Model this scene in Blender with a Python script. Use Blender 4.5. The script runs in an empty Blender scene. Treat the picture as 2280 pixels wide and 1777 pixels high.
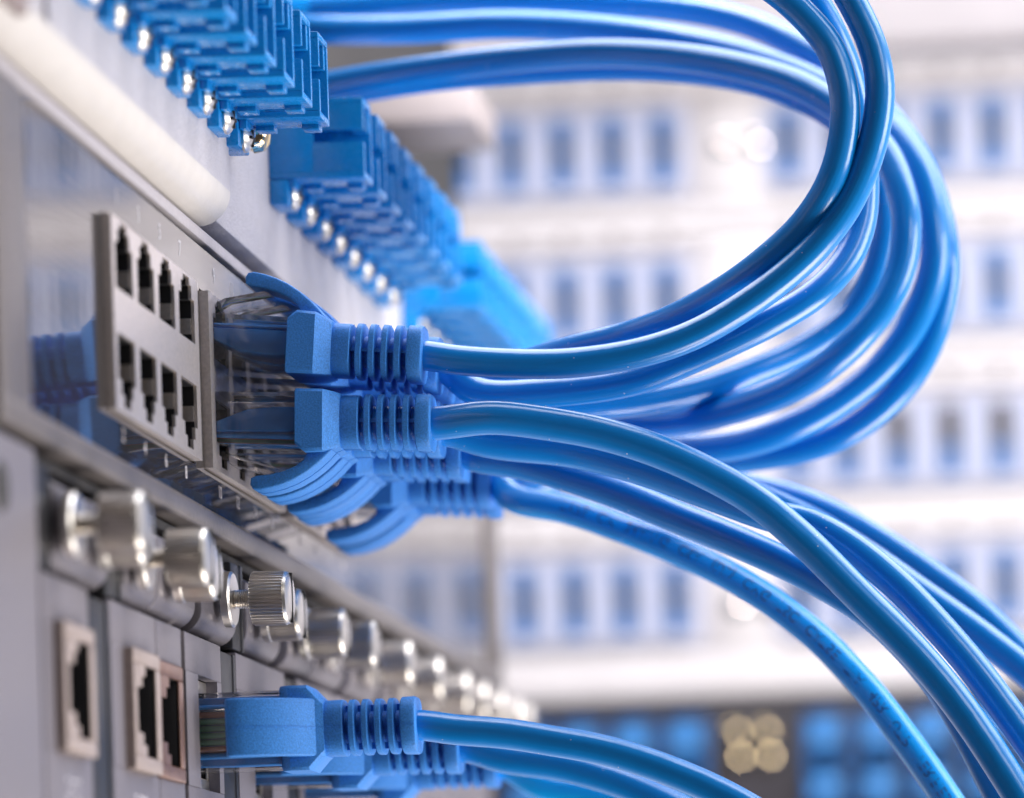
import bpy, bmesh, math, random
from math import sin, cos, pi, radians, sqrt
from mathutils import Vector, Matrix

random.seed(7)
S = bpy.context.scene
COL = S.collection
MM = 0.001                      # everything below is measured in millimetres

# ------------------------------------------------------------------ camera
# rack axes: X out of the equipment fronts, Y along the rack width (away from the camera), Z up
F, DX, ROLL = 10200.0, 138.0, 0.030
cam = bpy.data.cameras.new('camera')
cam.sensor_width = 36.0
cam.sensor_fit = 'HORIZONTAL'
cam.lens = F / 2280 * 36
cam.shift_x = (1140 - 2545) / 2280
cam.shift_y = (2310 - 888.5) / 2280
cam.clip_start = 0.02
cam.clip_end = 20
cam.dof.use_dof = True
cam.dof.focus_distance = 0.690
cam.dof.aperture_fstop = 14.7
cam.dof.aperture_blades = 9
co = bpy.data.objects.new('camera', cam)
COL.objects.link(co)
cr, sr = cos(ROLL), sin(ROLL)
co.matrix_world = Matrix(((cr, sr, 0, DX * MM), (0, 0, -1, 0), (-sr, cr, 0, 0), (0, 0, 0, 1)))
S.camera = co

# ------------------------------------------------------------------ world, lamps, exposure
W = bpy.data.worlds.new('World')
S.world = W
W.use_nodes = True
wn = W.node_tree                                     # bright room beyond the racks, dark room behind the photographer
wb = wn.nodes['Background']
wb.inputs[0].default_value = (0.90, 0.87, 0.96, 1)
wtc = wn.nodes.new('ShaderNodeTexCoord')
wsp = wn.nodes.new('ShaderNodeSeparateXYZ')
wn.links.new(wtc.outputs['Generated'], wsp.inputs[0])
wmr = wn.nodes.new('ShaderNodeMapRange')
wmr.interpolation_type = 'SMOOTHSTEP'
wmr.inputs['From Min'].default_value = -0.25
wmr.inputs['From Max'].default_value = 0.9
wmr.inputs['To Min'].default_value = 0.05
wmr.inputs['To Max'].default_value = 1.0
wn.links.new(wsp.outputs[1], wmr.inputs[0])
wn.links.new(wmr.outputs[0], wb.inputs[1])
S.view_settings.view_transform = 'Standard'
S.view_settings.look = 'None'
S.view_settings.gamma = 1
S.view_settings.exposure = 0.0
S.view_settings.use_curve_mapping = False


def area(name, loc, target, size, power, color=(1, 1, 1), sy=None):
    l = bpy.data.lights.new(name, 'AREA')
    l.shape = 'RECTANGLE'
    l.size = size * MM
    l.size_y = (sy or size) * MM
    l.energy = power
    l.color = color
    o = bpy.data.objects.new(name, l)
    COL.objects.link(o)
    o.location = Vector(loc) * MM
    d = Vector(target) - Vector(loc)
    o.rotation_euler = d.to_track_quat('-Z', 'Y').to_euler()
    return o


area('ceiling_softbox', (400, 1060, 900), (390, 1060.1, 0), 1000, 34.0, (0.93, 0.94, 1.0), 1900)
area('side_softbox', (900, 640, 210), (60, 760, 110), 420, 5.2, (1.0, 0.97, 0.95), 420)
area('front_fill', (560, 250, 430), (60, 800, 150), 200, 0.65, (1.0, 0.97, 0.97))  # weak fill added from the front, no real source there
area('low_bounce_fill', (420, 720, -420), (60, 780, 110), 420, 6.4, (1.0, 0.95, 0.90), 500)  # stands in for light bounced up from an unseen pale surface below
area('rear_rack_fill', (110, 800, 290), (70, 1357, 180), 150, 1.3, (1.0, 0.96, 0.965))  # added light that brightens the rear rack and makes its screws glint

S.cycles.max_bounces = 10
S.cycles.transparent_max_bounces = 24
S.cycles.transmission_bounces = 8
S.cycles.glossy_bounces = 6
S.cycles.sample_clamp_indirect = 6
S.cycles.use_denoising = True


# ------------------------------------------------------------------ materials
def mat(name, base, rough=0.5, metal=0.0, spec=0.5, coat=0.0, bump=None, grain=None, aniso=None, wear=None, ior=1.5):
    m = bpy.data.materials.new(name)
    m.use_nodes = True
    nt = m.node_tree
    b = nt.nodes['Principled BSDF']
    b.inputs['Base Color'].default_value = (*base, 1)
    b.inputs['Roughness'].default_value = rough
    b.inputs['Metallic'].default_value = metal
    b.inputs['Specular IOR Level'].default_value = spec
    b.inputs['Coat Weight'].default_value = coat
    b.inputs['Coat Roughness'].default_value = 0.08
    b.inputs['IOR'].default_value = ior
    tc = nt.nodes.new('ShaderNodeTexCoord')

    def noise(scale, detail=3, stretch=None, src='Object'):
        mp = nt.nodes.new('ShaderNodeMapping')
        if stretch:
            mp.inputs['Scale'].default_value = stretch
        nt.links.new(tc.outputs[src], mp.inputs[0])
        n = nt.nodes.new('ShaderNodeTexNoise')
        n.inputs['Scale'].default_value = scale
        n.inputs['Detail'].default_value = detail
        nt.links.new(mp.outputs[0], n.inputs['Vector'])
        return n
    if grain:                                        # (scale, amount[, stretch]) colour mottling that belongs to the surface
        n = noise(grain[0], 4, grain[2] if len(grain) > 2 else None)
        r = nt.nodes.new('ShaderNodeMapRange')
        r.inputs['From Min'].default_value = 0.3
        r.inputs['From Max'].default_value = 0.7
        r.inputs['To Min'].default_value = 1 - grain[1]
        r.inputs['To Max'].default_value = 1 + grain[1]
        nt.links.new(n.outputs['Fac'], r.inputs['Value'])
        mx = nt.nodes.new('ShaderNodeMix')
        mx.data_type = 'RGBA'
        mx.blend_type = 'MULTIPLY'
        mx.inputs[0].default_value = 1
        mx.inputs[6].default_value = (*base, 1)
        nt.links.new(r.outputs[0], mx.inputs[7])
        nt.links.new(mx.outputs[2], b.inputs['Base Color'])
    if wear:                                         # (scale, rough amount)
        n = noise(wear[0], 5, wear[2] if len(wear) > 2 else None)
        r = nt.nodes.new('ShaderNodeMapRange')
        r.inputs['From Min'].default_value = 0.35
        r.inputs['From Max'].default_value = 0.7
        r.inputs['To Min'].default_value = rough
        r.inputs['To Max'].default_value = min(1, rough + wear[1])
        nt.links.new(n.outputs['Fac'], r.inputs['Value'])
        nt.links.new(r.outputs[0], b.inputs['Roughness'])
    if bump:                                         # (scale, distance mm[, stretch])
        n = noise(bump[0], 2, bump[2] if len(bump) > 2 else None)
        bp = nt.nodes.new('ShaderNodeBump')
        bp.inputs['Strength'].default_value = 1
        bp.inputs['Distance'].default_value = bump[1] * MM
        nt.links.new(n.outputs['Fac'], bp.inputs['Height'])
        nt.links.new(bp.outputs[0], b.inputs['Normal'])
    return m


def cable_mat(name, base):
    m = bpy.data.materials.new(name)
    m.use_nodes = True
    nt = m.node_tree
    b = nt.nodes['Principled BSDF']
    b.inputs['Roughness'].default_value = 0.24
    b.inputs['Specular IOR Level'].default_value = 0.85
    b.inputs['Subsurface Weight'].default_value = 0.0
    tc = nt.nodes.new('ShaderNodeTexCoord')
    mp = nt.nodes.new('ShaderNodeMapping')
    mp.inputs['Scale'].default_value = (1.0, 0.02, 1)      # extrusion lines along the jacket
    nt.links.new(tc.outputs['UV'], mp.inputs[0])
    n = nt.nodes.new('ShaderNodeTexNoise')
    n.inputs['Scale'].default_value = 2.2
    n.inputs['Detail'].default_value = 4
    nt.links.new(mp.outputs[0], n.inputs['Vector'])
    n2 = nt.nodes.new('ShaderNodeTexNoise')                # soft dents
    n2.inputs['Scale'].default_value = 0.18
    nt.links.new(tc.outputs['UV'], n2.inputs['Vector'])
    ad = nt.nodes.new('ShaderNodeMath')
    ad.operation = 'MULTIPLY_ADD'
    nt.links.new(n2.outputs['Fac'], ad.inputs[0])
    ad.inputs[1].default_value = 3.0
    nt.links.new(n.outputs['Fac'], ad.inputs[2])
    bp = nt.nodes.new('ShaderNodeBump')
    bp.inputs['Distance'].default_value = 0.035 * MM
    nt.links.new(ad.outputs[0], bp.inputs['Height'])
    nt.links.new(bp.outputs[0], b.inputs['Normal'])
    v = nt.nodes.new('ShaderNodeTexVoronoi')               # dust specks
    v.inputs['Scale'].default_value = 0.36
    nt.links.new(tc.outputs['UV'], v.inputs['Vector'])
    lt = nt.nodes.new('ShaderNodeMath')
    lt.operation = 'LESS_THAN'
    lt.inputs[1].default_value = 0.04
    nt.links.new(v.outputs['Distance'], lt.inputs[0])
    mx = nt.nodes.new('ShaderNodeMix')
    mx.data_type = 'RGBA'
    mx.inputs[6].default_value = (*base, 1)
    mx.inputs[7].default_value = (0.55, 0.6, 0.75, 1)
    nt.links.new(lt.outputs[0], mx.inputs[0])
    nt.links.new(mx.outputs[2], b.inputs['Base Color'])
    return m


def clear_mat(name, tint, refl=1.0):
    m = bpy.data.materials.new(name)
    m.use_nodes = True
    nt = m.node_tree
    nt.nodes.clear()
    out = nt.nodes.new('ShaderNodeOutputMaterial')
    tr = nt.nodes.new('ShaderNodeBsdfTransparent')
    tr.inputs[0].default_value = (*tint, 1)
    gl = nt.nodes.new('ShaderNodeBsdfGlossy')
    gl.inputs['Roughness'].default_value = 0.06
    fr = nt.nodes.new('ShaderNodeFresnel')
    fr.inputs[0].default_value = 1.55
    mx = nt.nodes.new('ShaderNodeMixShader')
    nt.links.new(fr.outputs[0], mx.inputs[0])
    nt.links.new(tr.outputs[0], mx.inputs[1])
    nt.links.new(gl.outputs[0], mx.inputs[2])
    df = nt.nodes.new('ShaderNodeBsdfDiffuse')
    df.inputs[0].default_value = (0.55, 0.54, 0.58, 1)
    m2 = nt.nodes.new('ShaderNodeMixShader')
    m2.inputs[0].default_value = 0.03
    nt.links.new(mx.outputs[0], m2.inputs[1])
    nt.links.new(df.outputs[0], m2.inputs[2])
    nt.links.new(m2.outputs[0], out.inputs[0])
    return m


M = {}
M['jacket'] = cable_mat('blue_pvc_jacket', (0.0, 0.205, 0.61))
M['jacket_lit'] = cable_mat('lit_blue_pvc_jacket', (0.0, 0.36, 0.9))  # lighter copy of the jacket; backlit glow put into the colour
M['boot'] = mat('blue_rubber_boot', (0.035, 0.205, 0.60), 0.55, spec=0.35, bump=(4200, 0.05), grain=(3800, 0.22))
M['clear'] = clear_mat('clear_polycarbonate', (0.95, 0.945, 0.96))
M['wire_green'] = mat('green_wire', (0.13, 0.34, 0.20), 0.4)
M['wire_brown'] = mat('brown_wire', (0.42, 0.16, 0.08), 0.4)
M['wire_orange'] = mat('orange_wire', (0.55, 0.22, 0.04), 0.4)
M['wire_blue'] = mat('inner_blue_jacket', (0.03, 0.25, 0.68), 0.35)
M['gold'] = mat('gold_contact', (0.85, 0.62, 0.28), 0.25, 1.0)
M['adapter'] = mat('blue_adapter_plastic', (0.003, 0.20, 0.54), 0.22, spec=0.5, wear=(900, 0.15), bump=(1500, 0.012))
M['plate'] = mat('grey_powder_coat', (0.50, 0.475, 0.50), 0.40, 0.2, bump=(2100, 0.2), grain=(500, 0.05))
M['lip_lit'] = mat('lit_lip_powder_coat', (0.56, 0.525, 0.495), 0.4, 0.0, bump=(2100, 0.06), grain=(300, 0.03))  # warm light from below on the lip put into its colour
M['steel'] = mat('nickel_plated_steel', (0.74, 0.70, 0.65), 0.33, 1.0)
M['shell'] = mat('tin_plated_port_shell', (0.78, 0.70, 0.65), 0.40, 0.9, bump=(2500, 0.02), grain=(1800, 0.10))
M['black'] = mat('black_plastic', (0.012, 0.012, 0.014), 0.4)
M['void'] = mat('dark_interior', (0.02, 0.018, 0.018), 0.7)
M['gloss'] = mat('glossy_grey_face', (0.15, 0.137, 0.138), 0.03, 0.85, spec=0.5, bump=(900, 0.006, (1, 0.05, 1)), wear=(260, 0.03, (1, 1, 0.25)))
M['frame'] = mat('warm_grey_frame', (0.165, 0.145, 0.14), 0.38, 0.5, bump=(1700, 0.03), grain=(900, 0.12))
M['lid'] = mat('light_grey_lid', (0.44, 0.41, 0.43), 0.42, 0.3, bump=(1700, 0.03), grain=(900, 0.06))
M['card'] = mat('grey_card_faceplate', (0.185, 0.168, 0.188), 0.45, 0.35, bump=(2200, 0.03), grain=(1500, 0.07))
M['handle'] = mat('grey_card_handle', (0.155, 0.14, 0.155), 0.40, 0.35, bump=(2200, 0.03), grain=(1500, 0.08))
M['port_tan'] = mat('beige_port_bezel', (0.37, 0.30, 0.27), 0.45, 0.4, bump=(2200, 0.03), grain=(1200, 0.1))
M['port_copper'] = mat('copper_port_bezel', (0.33, 0.20, 0.155), 0.38, 0.8, bump=(2200, 0.03), grain=(1200, 0.15))
M['ink'] = mat('white_ink', (0.55, 0.53, 0.57), 0.5)
M['blue_ink'] = mat('dark_print', (0.004, 0.06, 0.24), 0.5)
M['white'] = mat('white_panel_paint', (0.74, 0.70, 0.715), 0.5, grain=(60, 0.03))
M['blank'] = mat('pale_blank_paint', (0.56, 0.52, 0.545), 0.5, grain=(60, 0.03))
M['adapter_pale'] = mat('adapter_bezel', (0.50, 0.53, 0.69), 0.4)
M['far_blue'] = mat('far_adapter_blue', (0.003, 0.10, 0.32), 0.35)
M['far_light'] = mat('lit_adapter_blue', (0.10, 0.36, 0.82), 0.3)  # lighter blue; light reflected in the far adapters put into the colour
M['far_tunnel'] = mat('far_adapter_tunnel', (0.003, 0.06, 0.18), 0.4)
M['port_brown'] = mat('open_port_brown', (0.05, 0.035, 0.03), 0.5)  # dark inside of the open ports put into the colour
M['far_dark'] = mat('charcoal_panel', (0.045, 0.04, 0.048), 0.5)
M['brass'] = mat('brass_screw', (0.88, 0.70, 0.42), 0.12, 1.0)
M['chrome'] = mat('bright_screw', (0.95, 0.84, 0.79), 0.12, 1.0)
M['bracket'] = mat('grey_bracket', (0.27, 0.235, 0.235), 0.5, grain=(300, 0.05))
M['post'] = mat('brown_grey_rack_post', (0.27, 0.215, 0.205), 0.5, 0.2, grain=(300, 0.05))
M['backwall'] = mat('pale_wall', (0.72, 0.68, 0.70), 0.8, grain=(8, 0.03))


# ------------------------------------------------------------------ mesh helpers
class MB:
    """collects shapes (mm) and links them as ONE mesh object"""

    def __init__(self):
        self.v, self.f, self.mi, self.uv = [], [], [], {}
        self.mats = []

    def _m(self, m):
        if m not in self.mats:
            self.mats.append(m)
        return self.mats.index(m)

    def add(self, vs, fs, m, uv=None):
        o = len(self.v)
        k = self._m(m)
        self.v += [tuple(p) for p in vs]
        for i, f in enumerate(fs):
            if uv:
                self.uv[len(self.f)] = uv[i]
            self.f.append(tuple(o + q for q in f))
            self.mi.append(k)

    def box(self, x0, x1, y0, y1, z0, z1, m, bev=0.0, seg=2):
        bm = bmesh.new()
        bmesh.ops.create_cube(bm, size=1)
        for v in bm.verts:
            v.co = Vector(((x0 + x1) / 2 + v.co.x * (x1 - x0), (y0 + y1) / 2 + v.co.y * (y1 - y0), (z0 + z1) / 2 + v.co.z * (z1 - z0)))
        if bev > 0:
            bmesh.ops.bevel(bm, geom=bm.edges[:], offset=bev, segments=seg, profile=0.5, affect='EDGES')
        self.bm(bm, m)

    def bm(self, bm, m, mx=None):
        bm.verts.index_update()
        bm.normal_update()
        self.add([(mx @ v.co) if mx else v.co.copy() for v in bm.verts], [[v.index for v in f.verts] for f in bm.faces], m)
        bm.free()

    def prism(self, poly, axis, a0, a1, m, bev=0.0, seg=2):
        """poly in the two other axes (xz for axis y, yz for axis x, xy for axis z)"""
        bm = bmesh.new()
        def P(p, a):
            if axis == 'y':
                return (p[0], a, p[1])
            if axis == 'x':
                return (a, p[0], p[1])
            return (p[0], p[1], a)
        lo = [bm.verts.new(P(p, a0)) for p in poly]
        hi = [bm.verts.new(P(p, a1)) for p in poly]
        n = len(poly)
        caps = [bm.faces.new(lo), bm.faces.new(hi)]
        for i in range(n):
            bm.faces.new((lo[i], lo[(i + 1) % n], hi[(i + 1) % n], hi[i]))
        bmesh.ops.recalc_face_normals(bm, faces=bm.faces[:])
        if bev > 0:
            es = [e for f in caps for e in f.edges]
            bmesh.ops.bevel(bm, geom=list(set(es)), offset=bev, segments=seg, profile=0.5, affect='EDGES')
        self.bm(bm, m)

    def loft(self, rings, m, cap=True, uv=None):
        n = len(rings[0])
        vs = [p for r in rings for p in r]
        fs, us = [], []
        for i in range(len(rings) - 1):
            for j in range(n):
                k = (j + 1) % n
                fs.append((i * n + j, i * n + k, (i + 1) * n + k, (i + 1) * n + j))
                if uv:
                    u0, u1 = uv[0] * j / n, uv[0] * (j + 1) / n
                    us.append(((u0, uv[1][i]), (u1, uv[1][i]), (u1, uv[1][i + 1]), (u0, uv[1][i + 1])))
        if cap:
            fs.append(tuple(range(n - 1, -1, -1)))
            fs.append(tuple((len(rings) - 1) * n + j for j in range(n)))
            if uv:
                us += [tuple((0, 0) for _ in range(n))] * 2
        self.add(vs, fs, m, us if uv else None)

    def lathe_x(self, prof, cy, cz, m, n=28, knurl=None):
        """prof: (x, r) list; axis along x.  knurl=(count, depth, x0, x1)"""
        rings = []
        for x, r in prof:
            ring = []
            for j in range(n):
                a = 2 * pi * j / n
                rr = r
                if knurl and knurl[2] <= x <= knurl[3]:
                    rr = r - (knurl[1] if j % 4 in (0, 3) else 0)
                ring.append((x, cy + rr * cos(a), cz + rr * sin(a)))
            rings.append(ring)
        self.loft(rings, m)

    def build(self, name, parent=None, origin=(0, 0, 0), smooth=38, inv=None):
        me = bpy.data.meshes.new(name)
        o = Vector(origin)
        vs = []
        for p in self.v:
            p = Vector(p)
            p = (inv @ p) if inv else (p - o)
            vs.append(p * MM)
        me.from_pydata(vs, [], self.f)
        for mm in self.mats:
            me.materials.append(mm)
        me.polygons.foreach_set('material_index', self.mi)
        me.polygons.foreach_set('use_smooth', [True] * len(self.f))
        if self.uv:
            ul = me.uv_layers.new(name='UVMap')
            for pi_, p in enumerate(me.polygons):
                if pi_ in self.uv:
                    for li, c in zip(p.loop_indices, self.uv[pi_]):
                        ul.data[li].uv = c
        bm = bmesh.new()
        bm.from_mesh(me)
        bmesh.ops.recalc_face_normals(bm, faces=bm.faces[:])
        bm.to_mesh(me)
        bm.free()
        me.set_sharp_from_angle(angle=radians(smooth))
        me.update()
        ob = bpy.data.objects.new(name, me)
        COL.objects.link(ob)
        if parent:
            ob.parent = parent
            if not inv:
                ob.location = (Vector(origin)) * MM - Vector(parent.get('base', (0, 0, 0))) * MM
        else:
            ob.location = o * MM
        return ob


def tag(o, label=None, cat=None, group=None, kind=None):
    if label:
        o['label'] = label
    if cat:
        o['category'] = cat
    if group:
        o['group'] = group
    if kind:
        o['kind'] = kind
    return o


def thing(name, base, label, cat, group=None):
    o = bpy.data.objects.new(name, None)
    COL.objects.link(o)
    o.empty_display_size = 0.01
    o.location = Vector(base) * MM
    o['base'] = tuple(base)
    return tag(o, label, cat, group)


def copy_tree(o, parent=None):
    c = o.copy()
    COL.objects.link(c)
    c.parent = parent
    for ch in [q for q in o.children]:
        copy_tree(ch, c)
    return c


def unroll(px, py):
    a, b = px - 2545, 2310 - py
    return a * cr + b * sr, -a * sr + b * cr


def at(px, py, Y):
    """measured point of the photograph at a known depth Y -> rack millimetres"""
    a, b = unroll(px, py)
    return Vector((DX + a * Y / F, Y, b * Y / F))


def text_mesh(s, size, extrude=0.02):
    c = bpy.data.curves.new('t', 'FONT')
    c.body = s
    c.size = size
    c.extrude = extrude
    c.resolution_u = 3
    c.align_x = 'CENTER'
    c.align_y = 'CENTER'
    o = bpy.data.objects.new('t', c)
    COL.objects.link(o)
    dg = bpy.context.evaluated_depsgraph_get()
    me = bpy.data.meshes.new_from_object(o.evaluated_get(dg))
    vs = [v.co.copy() for v in me.vertices]
    fs = [tuple(p.vertices) for p in me.polygons]
    bpy.data.objects.remove(o)
    bpy.data.curves.remove(c)
    bpy.data.meshes.remove(me)
    return vs, fs


def spline(pts, step=1.6):
    """Catmull-Rom through pts, resampled evenly"""
    P = [Vector(p) for p in pts]
    P = [P[0] * 2 - P[1]] + P + [P[-1] * 2 - P[-2]]
    dense = []
    for i in range(1, len(P) - 2):
        p0, p1, p2, p3 = P[i - 1:i + 3]
        d0, d1, d2 = [max((a - b).length, 1e-3) ** 0.5 for a, b in ((p1, p0), (p2, p1), (p3, p2))]
        t0, t1, t2, t3 = 0, d0, d0 + d1, d0 + d1 + d2
        for k in range(40):
            t = t1 + (t2 - t1) * k / 40
            A1 = p0 * ((t1 - t) / (t1 - t0)) + p1 * ((t - t0) / (t1 - t0))
            A2 = p1 * ((t2 - t) / (t2 - t1)) + p2 * ((t - t1) / (t2 - t1))
            A3 = p2 * ((t3 - t) / (t3 - t2)) + p3 * ((t - t2) / (t3 - t2))
            B1 = A1 * ((t2 - t) / (t2 - t0)) + A2 * ((t - t0) / (t2 - t0))
            B2 = A2 * ((t3 - t) / (t3 - t1)) + A3 * ((t - t1) / (t3 - t1))
            dense.append(B1 * ((t2 - t) / (t2 - t1)) + B2 * ((t - t1) / (t2 - t1)))
    dense.append(P[-2])
    for _ in range(60):                              # relax kinks
        dense = [dense[0]] + [dense[i] * 0.5 + (dense[i - 1] + dense[i + 1]) * 0.25 for i in range(1, len(dense) - 1)] + [dense[-1]]
    L = [0.0]
    for a, b in zip(dense, dense[1:]):
        L.append(L[-1] + (b - a).length)
    n = max(8, int(L[-1] / step))
    out, j = [], 0
    for k in range(n + 1):
        t = L[-1] * k / n
        while j < len(L) - 2 and L[j + 1] < t:
            j += 1
        u = (t - L[j]) / max(L[j + 1] - L[j], 1e-9)
        out.append(dense[j].lerp(dense[j + 1], u))
    return out


def frames(pts):
    T = []
    for i in range(len(pts)):
        a, b = pts[max(i - 1, 0)], pts[min(i + 1, len(pts) - 1)]
        T.append((b - a).normalized())
    n = Vector((0, -1, 0))
    n = (n - T[0] * n.dot(T[0])).normalized()
    N = []
    for t in T:
        n = (n - t * n.dot(t)).normalized()
        N.append(n.copy())
    return T, N


def tube(mb, pts, r, m, n=26):
    T, N = frames(pts)
    rings, s, vv = [], 0.0, []
    for i, p in enumerate(pts):
        if i:
            s += (p - pts[i - 1]).length
        vv.append(s)
        B = T[i].cross(N[i])
        rings.append([p + (N[i] * cos(2 * pi * j / n) + B * sin(2 * pi * j / n)) * r for j in range(n)])
    mb.loft(rings, m, True, (2 * pi * r, vv))
    return T, N


# ================================================================== BACKGROUND RACK (white fibre panels facing the camera)
YAW = -0.115
RB = Matrix.Translation((0, 1357, 0)) @ Matrix.Rotation(YAW, 4, 'Z')


def far_thing(name, z, label, cat, group=None):
    t = thing(name, (0, 1357, z), label, cat, group)
    t.rotation_euler = (0, 0, YAW)
    t['base'] = (0, 0, 0)
    return t


def far_adapter_proto(parent, dark):
    """duplex adapter let into the panel: pale bezel, blue tunnel, middle blacked in for recess shade"""
    a = MB()
    w, h, q = 7.3, 13.0, 3.3
    a.box(-w, w, -1.2, 0, h - 2.6, h, M['adapter_pale'], 0.3)
    a.box(-w, w, -1.2, 0, -h, -h + 2.6, M['adapter_pale'], 0.3)
    a.box(-w, -q, -1.2, 0, -h + 2.6, h - 2.6, M['adapter_pale'])
    a.box(q, w, -1.2, 0, -h + 2.6, h - 2.6, M['adapter_pale'])
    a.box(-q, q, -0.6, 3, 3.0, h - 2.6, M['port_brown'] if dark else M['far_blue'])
    a.box(-q, q, -0.6, 3, -h + 2.6, -1.8, M['far_blue'])
    a.box(-q, q, 1.4, 3, -1.8, 3.0, M['black'])  # black stands for the shade deep in the opening
    return a.build('fiber_adapter', parent)


def dome(mb, x, z, r, R, m, y0=0.0):
    rings = []
    mx = math.asin(r / R)
    for i in range(7):
        t = mx * (1 - i / 6) + 1e-3
        rings.append([(x + R * sin(t) * cos(2 * pi * j / 18), y0 - 0.8 - (R * cos(t) - R * cos(mx)), z + R * sin(t) * sin(2 * pi * j / 18)) for j in range(18)])
    rings.insert(0, [(x + r * cos(2 * pi * j / 18), y0, z + r * sin(2 * pi * j / 18)) for j in range(18)])
    mb.loft(rings, m)


proto_a = {}
rows = [(267.0, 'top'), (222.6, 'second'), (177.4, 'third'), (134.3, 'lowest')]
for ri, (zc, word) in enumerate(rows):
    t = far_thing('fiber_patch_bay', zc, {0: 'blurred white fibre panel, topmost of the four white rows behind the cables',
                                     1: 'blurred white fibre panel, second row down behind the blue cable loops',
                                     2: 'blurred white fibre panel whose adapters show dark brown upper halves',
                                     3: 'blurred white fibre panel directly above the charcoal panel'}[ri],
                  'patch panel', 'white fibre panels in the rack behind')
    p = MB()
    zlo, zhi = -22.1, 22.1
    if ri == 3:
        zlo = -29.5
    p.box(-190, 330, 3, 9, zlo, zhi, M['white'], 0.6)
    p.box(-190, 330, 0, 2.9, zlo + 0.4, -16.5, M['white'], 0.8)
    p.box(-190, 330, 0, 2.9, 16.5, zhi - 0.4, M['white'], 0.8)
    groups = [-185, -72 - 0.6, 41.4, 154.6, 268]
    for gx in (-103, 10, 123.4, 236.6):
        p.box(gx - 0.5 + 6.2, gx + 25.4 - 0.6, 0, 2.9, -16.4, 16.4, M['white'], 0.5)
    p.build('panel_body', t)
    for gi, g0 in enumerate((-72.6, 41.4, 154.6)):
        for k in range(6):
            if gi == 0 and k < 1 and ri == 3:
                continue
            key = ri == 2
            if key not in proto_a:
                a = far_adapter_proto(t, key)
                proto_a[key] = a
            else:
                a = proto_a[key].copy()
                COL.objects.link(a)
                a.parent = t
            a.location = Vector((g0 + 15.3 * k, 0, 0)) * MM
    for gx in (22.0, 31.5, 135.5, 145.0):
        s = MB()
        dome(s, gx, -3.4 if ri == 3 else 0.5, 2.9, 5.5 if gx in (22.0, 135.5) and ri < 3 else 9.0, M['chrome'], 0)
        s.build('screw', t)
    for gi, g0 in enumerate((-72.6, 41.4, 154.6)):        # faint grey number marks above the ports
        q = MB()
        for k in range(6):
            q.box(g0 + 15.3 * k - 1.6, g0 + 15.3 * k + 1.6, -0.06, 0.2, 18.0, 20.6, M['bracket'])
        q.build('port_mark', t)

t = far_thing('blank_panel', 318, 'plain white blank panel above the topmost row of fibre ports', 'blank panel')
p = MB()
p.box(-190, 330, -14, 8, -26.5, 60, M['blank'], 2.0)
p.build('panel_body', t)

t = far_thing('charcoal_patch_bay', 84, 'dark charcoal panel of blue adapters at the bottom behind the cables', 'patch panel')
p = MB()
p.box(-190, 330, 2, 10, -40, 20.3, M['far_dark'], 0.5)
p.build('panel_body', t)
pa = None
for k, gx in enumerate((-42, -26, -10, 6, 47.5, 63.5, 79.5, 95.5, 111.5)):
    if pa is None:
        a = MB()
        w = 5.8
        a.box(-w, w, -3, 1.8, 12.4, 14.5, M['far_blue'], 0.4)
        a.box(-w, w, -3, 1.8, -1.6, 1.6, M['far_blue'], 0.4)
        a.box(-w, w, -3, 1.8, -16.5, -14.4, M['far_blue'], 0.4)
        a.box(-w, -w + 1.6, -3, 1.8, -14.4, 12.4, M['far_blue'], 0.3)
        a.box(w - 1.6, w, -3, 1.8, -14.4, 12.4, M['far_blue'], 0.3)
        a.box(-w + 1.4, w - 1.4, -1.8, 1.8, 5.4, 12.4, M['far_light'], 0.5)
        a.box(-w + 1.6, w - 1.6, 0.6, 1.8, 1.6, 5.4, M['black'])
        a.box(-w + 1.4, w - 1.4, -1.8, 1.8, -10.5, -4.6, M['far_light'], 0.5)
        a.box(-w + 1.6, w - 1.6, 0.6, 1.8, -4.6, -1.6, M['black'])
        a.box(-w + 1.6, w - 1.6, 0.6, 1.8, -14.4, -10.5, M['black'])
        pa = a.build('fiber_adapter', t)
    else:
        pb = pa.copy()
        COL.objects.link(pb)
        pb.parent = t
        pa_ = pb
        pb.location = Vector((gx, 0, 0)) * MM
        continue
    pa.location = Vector((gx, 0, 0)) * MM
for gx in (19.5, 28.5):
    for dz in (9.0, 1.4):
        s = MB()
        dome(s, gx, dz, 3.1, 7.0 if dz > 5 else 9.6, M['brass'], 2)
        s.build('screw', t)

# ================================================================== NETWORK SWITCH
SW = thing('network_switch', (0, 560, 80), 'glossy grey network switch with two rows of ports holding blue plugs', 'network switch')
b = MB()
Y0, Y1 = 560, 1000
ZB, ZF0, ZF1, ZT = 79.8, 83.3, 123.0, 125.8
b.box(-260, -14, Y0 + 2, Y1 - 2, ZB + 0.8, ZT - 0.8, M['void'])
b.box(-14, -1.6, Y0 + 2, Y1 - 2, ZB + 0.8, ZF0 - 0.2, M['void'])
b.box(-14, -1.6, Y0 + 2, Y1 - 2, ZF1 + 0.6, ZT - 0.8, M['void'])
b.build('body', SW)
b = MB()                                                   # raised metal rim
b.box(-8, 1.0, Y0, Y1, ZB, ZF0, M['frame'], 0.7, 3)
b.box(-8, 0.9, Y0, 576.0, ZF0 - 0.5, ZF1 + 0.3, M['frame'], 0.6, 3)
b.box(-8, 0.9, 984, Y1, ZF0 - 0.5, ZF1 + 0.3, M['frame'], 0.6, 3)
b.build('bezel', SW)
b = MB()
b.box(-220, 0.25, Y0, Y1, 123.95, ZT, M['lid'], 0.25, 2)
b.build('lid', SW)
PB = [(621.8, 678.6), (686.5, 744.4), (752.6, 810.4)]
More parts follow.
